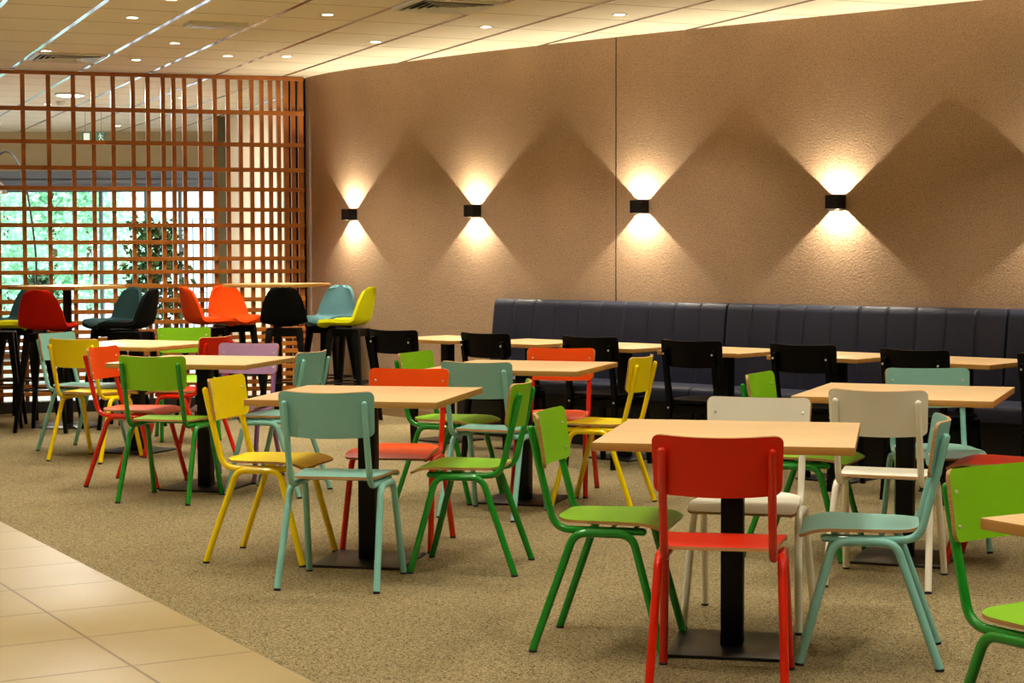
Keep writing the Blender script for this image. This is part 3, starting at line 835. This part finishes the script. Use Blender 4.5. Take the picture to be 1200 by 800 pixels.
for a, b, w in (((-.05, .42), (.1, -.1), .22), ((.1, -.1), (-.18, -.4), .13), ((-.18, -.4), (-.12, -.78), .12), ((.1, -.1), (.38, -.38), .13), ((.38, -.38), (.62, -.62), .12), ((-.05, .36), (-.42, .1), .1), ((.02, .32), (.36, .3), .1), ((.36, .3), (.46, .05), .09)):
    beam(bm, pm(*a), pm(*b), w*hh, w*hh, (0, 1, 0), 0, .003, .003)
finish('running_figure', bm, M['exitwhite'], t, smooth=False)
bm = bmesh.new()
for sx in (-.7, .7): tube(bm, [(hw*sx, .015, hh), (hw*sx, .015, HC-(zt_+zb_)/2)], .004, 6)
finish('hanger', bm, M['chrome'], t)

# ------------------------------------------------------------------ high tables and stools
HT = (.66, 1.14, .03, .07, .54, True)
table('bar_table', 'hi', -3.60, 14.55, -24, 'high square beech bar table at the left edge, red stool in front', 'high bar tables', HT)
table('bar_table', 'hi', -1.99, 15.25, -24, 'high square beech bar table by the wall corner, black stool in front', 'high bar tables', HT)
def catm(P, k=5):
    P = [Vector(p) for p in P]; Q = [P[0]*2-P[1]]+P+[P[-1]*2-P[-2]]; out = []
    for i in range(1, len(Q)-2):
        for j in range(k):
            t = j/k; a, b, c, d = Q[i-1:i+3]
            out.append(.5*((2*b)+(c-a)*t+(2*a-5*b+4*c-d)*t*t+(3*b-a-3*c+d)*t**3))
    out.append(P[-1]); return out
ST = {}
def stool_meshes():
    if ST: return ST
    def keep(name, bm, mat=None):
        bmesh.ops.recalc_face_normals(bm, faces=bm.faces)
        me = bpy.data.meshes.new(name); bm.to_mesh(me); bm.free(); me.materials.append(mat or M['blackwood']); return me
    # profile knots: (y, z, halfwidth)
    K = [(.205, .776, .10), (.195, .786, .145), (.165, .796, .178), (.08, .800, .196), (-.03, .797, .198), (-.11, .803, .196), (-.152, .832, .194), (-.172, .882, .188), (-.192, .95, .174), (-.212, 1.02, .150), (-.228, 1.075, .120), (-.235, 1.10, .092), (-.238, 1.115, .055)]
    pts = catm([Vector(k) for k in K], 3)
    rows = []
    for i, p in enumerate(pts):
        t = (pts[min(i+1, len(pts)-1)] - pts[max(i-1, 0)]); tan = Vector((0, t.x, t.y)).normalized()
        nrm = Vector((0, -tan.z, tan.y)); nrm = -nrm if nrm.z < -.3 or nrm.y < -.3 and nrm.z < .3 else nrm
        # nrm should point to the sitter: up over the seat, forward (+y) along the back
        if tan.z > .5 and nrm.y < 0: nrm = -nrm
        if tan.z <= .5 and nrm.z < 0: nrm = -nrm
        row = []
        for j in range(13):
            u = -1+2*j/12
            row.append(Vector((p.z*u, p.x, p.y)) + nrm*(.030*abs(u)**2.4))
        rows.append(row)
    bm = bmesh.new(); sheet(bm, rows, .030, 0)
    # edge rounding
    shell = keep('shell', bm)
    ST['shell'] = shell
    legs = []
    for sx in (-1, 1):
        for sy in (-1, 1):
            bm = bmesh.new(); beam(bm, (sx*.12, sy*.11-.01, .765), (sx*.205, sy*.195-.01, 0), .05, .026, (1, 0, 0), .003); legs.append(keep('leg', bm))
    ST['legs'] = legs
    bm = bmesh.new()
    for sx in (-1, 1): box(bm, (sx*.125-.012, -.13, .71), (sx*.125+.012, .11, .768))
    for sy in (-1, 1): box(bm, (-.125, sy*.11-.022, .71), (.125, sy*.11+.002, .768))
    box(bm, (-.14, -.13, .762), (.14, .12, .772))
    ST['apron'] = keep('apron', bm)
    bm = bmesh.new(); z = .33; a, b = .17, .16
    tube(bm, fillet([(a, 0-.01, z), (a, b-.01, z), (-a, b-.01, z), (-a, -b-.01, z), (a, -b-.01, z), (a, -.011, z)], .02, 3), .007, 8)
    ST['ring'] = keep('footrest', bm, M['black']); return ST
SHELL = {}
def stool(px, Y, deg, col, label):
    S = stool_meshes(); x = x_at(px, Y)
    t = thing('bar_stool', label, 'bar stool', (x, Y, 0), math.radians(deg), 'upholstered bar stools at the high tables')
    if col not in SHELL:
        me = S['shell'].copy(); me.materials.clear(); me.materials.append(M['felt_'+col]); SHELL[col] = me
    o = link('shell', SHELL[col], t)
    md = o.modifiers.new('bevel', 'BEVEL'); md.width = .011; md.segments = 3; md.limit_method = 'ANGLE'; md.angle_limit = math.radians(55)
    for l in S['legs']: link('leg', l, t)
    link('apron', S['apron'], t); link('footrest', S['ring'], t)
stool(56, 14.15, -6, 'red', 'red felt bar stool seen from behind, in front of the left high table')
stool(27, 15.25, 168, 'darkteal', 'dark teal bar stool facing the viewer behind the red stool at the left high table')
stool(-2, 14.5, -80, 'yellow', 'yellow bar stool cut by the left edge, only its seat showing')
stool(133, 14.95, 138, 'darkteal', 'dark teal bar stool turned three quarters at the right side of the left high table')
stool(152, 14.35, 78, 'black', 'black bar stool seen from the side, right of the left high table')
stool(243, 15.15, -56, 'orange', 'orange bar stool facing right at the left side of the right high table')
stool(275, 15.75, -146, 'orange', 'orange bar stool facing the viewer behind the right high table')
stool(333, 14.95, 5, 'black', 'black bar stool seen from behind in front of the right high table')
stool(385, 15.5, 154, 'teal', 'grey-teal bar stool behind the right high table next to the textured wall')
stool(408, 14.85, 72, 'yellow', 'yellow-green bar stool facing left at the right side of the right high table')

# ------------------------------------------------------------------ arc floor lamp, plant and outdoor things beyond the lattice
Yl = 18.6
def P2(px, py): 
    X = x_at(px, Yl); return (X, Yl, z_at(X, Yl, py))
bx0 = x_at(42, Yl)
t = thing('arc_lamp', 'arched steel floor lamp with dome shade beyond the lattice at left', 'lamp', (bx0, Yl, 0))
path = [(43, 334), (43, 300), (38.5, 256), (34, 226), (27, 199), (18, 182), (9, 178), (0, 184), (-4, 196), (-4.5, 210)]
pts = [Vector(P2(*q)) - Vector((bx0, Yl, 0)) for q in path]
bm = bmesh.new(); pp = [Vector((pts[0].x, 0, .04))]+pts
tube(bm, catm(pp, 4), .011, 8); finish('arched_stem', bm, paint('dark_steel', (70, 70, 72), .3, .8), t)
e = pts[-1]
bm = bmesh.new(); lathe(bm, [(.02, 0), (.06, -.02), (.11, -.07), (.14, -.15), (.137, -.15), (.107, -.07), (.057, -.024), (0, -.01)], 28, tuple(e)); finish('shade', bm, M['chrome'], t)
bm = bmesh.new(); lathe(bm, [(0, -.05), (.03, -.07), (.04, -.10), (.03, -.13), (0, -.14)], 16, tuple(e)); finish('bulb', bm, emit('bulb_glow', (1, .85, .55), 25), t)
bm = bmesh.new(); lathe(bm, [(0, 0), (.17, 0), (.17, .05), (.15, .06), (0, .06)], 32, (pts[0].x, 0, 0)); finish('base', bm, M['greymetal'], t)

def leaf_quad(bm, p, d, L, W, tw):
    d = d.normalized(); s = d.cross(Vector((0, 0, 1)));
    s = s.normalized() if s.length > .1 else Vector((1, 0, 0))
    s = Matrix.Rotation(tw, 3, d) @ s; nn = s.cross(d)
    a = bm.verts.new(p); b = bm.verts.new(p+d*L*.45+s*W/2+nn*L*.04); c = bm.verts.new(p+d*L-nn*L*.06); e = bm.verts.new(p+d*L*.45-s*W/2+nn*L*.04); m = bm.verts.new(p+d*L*.45-nn*L*.02)
    bm.faces.new((a, b, m)); bm.faces.new((b, c, m)); bm.faces.new((c, e, m)); bm.faces.new((e, a, m))
rnd = random.Random(11)
Yp = 20.3; xp = x_at(182, Yp)
t = thing('potted_tree', 'leafy green indoor tree in a pot beyond the lattice before the windows', 'plant', (xp, Yp, 0))
bm = bmesh.new(); lathe(bm, [(0, .0), (.15, 0), (.2, .36), (.205, .38), (.19, .38), (.18, .33), (0, .33)], 28); finish('pot', bm, M['pot'], t)
bm = bmesh.new(); tube(bm, catm([(0, 0, .3), (.01, .01, .7), (-.02, .0, 1.1), (.03, 0, 1.5), (.05, 0, 1.75)], 4), [.022]*16+[.01], 8)
brs = []
for k_ in range(26):
    z = .55+1.1*k_/26; a = k_*2.4; L = .34*(1-.55*(k_/26))+.05
    p0 = Vector((0, 0, z)); p1 = p0+Vector((math.cos(a)*L, math.sin(a)*L, .16)); brs.append((p0, p1)); tube(bm, [p0, (p0+p1)/2+Vector((0, 0, .03)), p1], .005, 5)
finish('trunk', bm, M['bark'], t)
bm = bmesh.new()
for p0, p1 in brs:
    for q in range(34):
        f = .35+.75*rnd.random(); p = p0.lerp(p1, f) + Vector((rnd.gauss(0, .05), rnd.gauss(0, .05), rnd.gauss(0, .05)))
        leaf_quad(bm, p, Vector((rnd.gauss(0, 1), rnd.gauss(0, 1), rnd.gauss(-.5, .6))), .105, .058, rnd.random()*6)
finish('foliage', bm, M['leaf'], t, smooth=False)

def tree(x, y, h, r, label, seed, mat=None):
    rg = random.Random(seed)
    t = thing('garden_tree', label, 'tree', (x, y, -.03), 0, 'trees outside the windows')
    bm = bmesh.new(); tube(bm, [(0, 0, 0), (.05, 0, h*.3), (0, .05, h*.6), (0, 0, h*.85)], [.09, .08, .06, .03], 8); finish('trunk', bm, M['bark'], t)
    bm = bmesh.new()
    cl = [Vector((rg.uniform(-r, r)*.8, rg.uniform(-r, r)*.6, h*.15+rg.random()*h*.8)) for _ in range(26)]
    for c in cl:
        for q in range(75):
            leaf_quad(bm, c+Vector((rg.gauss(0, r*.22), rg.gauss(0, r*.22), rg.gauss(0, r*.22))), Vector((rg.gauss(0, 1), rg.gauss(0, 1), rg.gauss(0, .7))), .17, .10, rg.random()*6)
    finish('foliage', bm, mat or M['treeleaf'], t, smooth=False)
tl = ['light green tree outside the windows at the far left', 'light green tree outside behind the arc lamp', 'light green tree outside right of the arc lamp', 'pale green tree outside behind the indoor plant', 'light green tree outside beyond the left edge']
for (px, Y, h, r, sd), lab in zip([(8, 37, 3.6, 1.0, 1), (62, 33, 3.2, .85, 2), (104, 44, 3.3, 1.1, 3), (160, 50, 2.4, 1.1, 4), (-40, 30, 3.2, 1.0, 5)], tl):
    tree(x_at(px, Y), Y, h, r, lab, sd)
Yb = 27; t = thing('shrub', 'small dark green shrub outside the glass behind the lamp stem', 'shrub', (x_at(46, Yb), Yb, -.03))
bm = bmesh.new(); tube(bm, [(0, 0, 0), (0, 0, .8)], .03, 6); finish('stem', bm, M['bark'], t)
bm = bmesh.new()
for q in range(700): leaf_quad(bm, Vector((rnd.gauss(0, .10), rnd.gauss(0, .1), .85+rnd.gauss(0, .14))), Vector((rnd.gauss(0, 1), rnd.gauss(0, 1), rnd.gauss(0, .7))), .1, .05, rnd.random()*6)
finish('foliage', bm, M['leaf'], t, smooth=False)
Yr = 26.0; x0, x1 = x_at(227, Yr), x_at(250, Yr); zt2 = z_at(x0, Yr, 254)
t = thing('metal_rack', 'thin grey metal frame rack standing outside the right-hand glass', 'rack', ((x0+x1)/2, Yr, -.03))
bm = bmesh.new(); hw = (x1-x0)/2
for sx in (-1, .35, 1): tube(bm, [(hw*sx, 0, 0), (hw*sx, 0, zt2)], .012, 6)
finish('post', bm, M['greymetal'], t)
bm = bmesh.new()
for zz in (zt2, zt2*.45): tube(bm, [(-hw, 0, zz), (hw, 0, zz)], .012, 6)
finish('crossbar', bm, M['greymetal'], t)

# ------------------------------------------------------------------ world, sun, camera
w = bpy.data.worlds.new('world'); scene.world = w; w.use_nodes = True
bg = w.node_tree.nodes['Background']; bg.inputs['Color'].default_value = (.82, 1.0, 1.0, 1); bg.inputs['Strength'].default_value = 3.0
L = bpy.data.lights.new('sun', 'SUN'); L.energy = 5; L.angle = .02; L.color = (1, .97, .9)
o = bpy.data.objects.new('sun', L); C.objects.link(o); o.rotation_euler = (math.radians(38), 0, math.radians(-30))

cam = bpy.data.cameras.new('camera'); cam.sensor_width = 36; cam.lens = F/1200*36; cam.clip_start = .05; cam.clip_end = 200
co = bpy.data.objects.new('camera', cam); C.objects.link(co)
co.matrix_world = Matrix.Translation((0, 0, H)) @ Matrix.Rotation(PI/2-PITCH, 4, 'X') @ Matrix.Rotation(ROLL, 4, 'Z')
scene.camera = co
vs = scene.view_settings; vs.view_transform = 'Standard'; vs.look = 'None'; vs.gamma = 1; vs.exposure = .22; vs.use_curve_mapping = False
scene.cycles.max_bounces = 8; scene.cycles.diffuse_bounces = 4; scene.cycles.glossy_bounces = 3; scene.cycles.transparent_max_bounces = 8
scene.cycles.sample_clamp_indirect = 4
scene.cycles.use_denoising = True
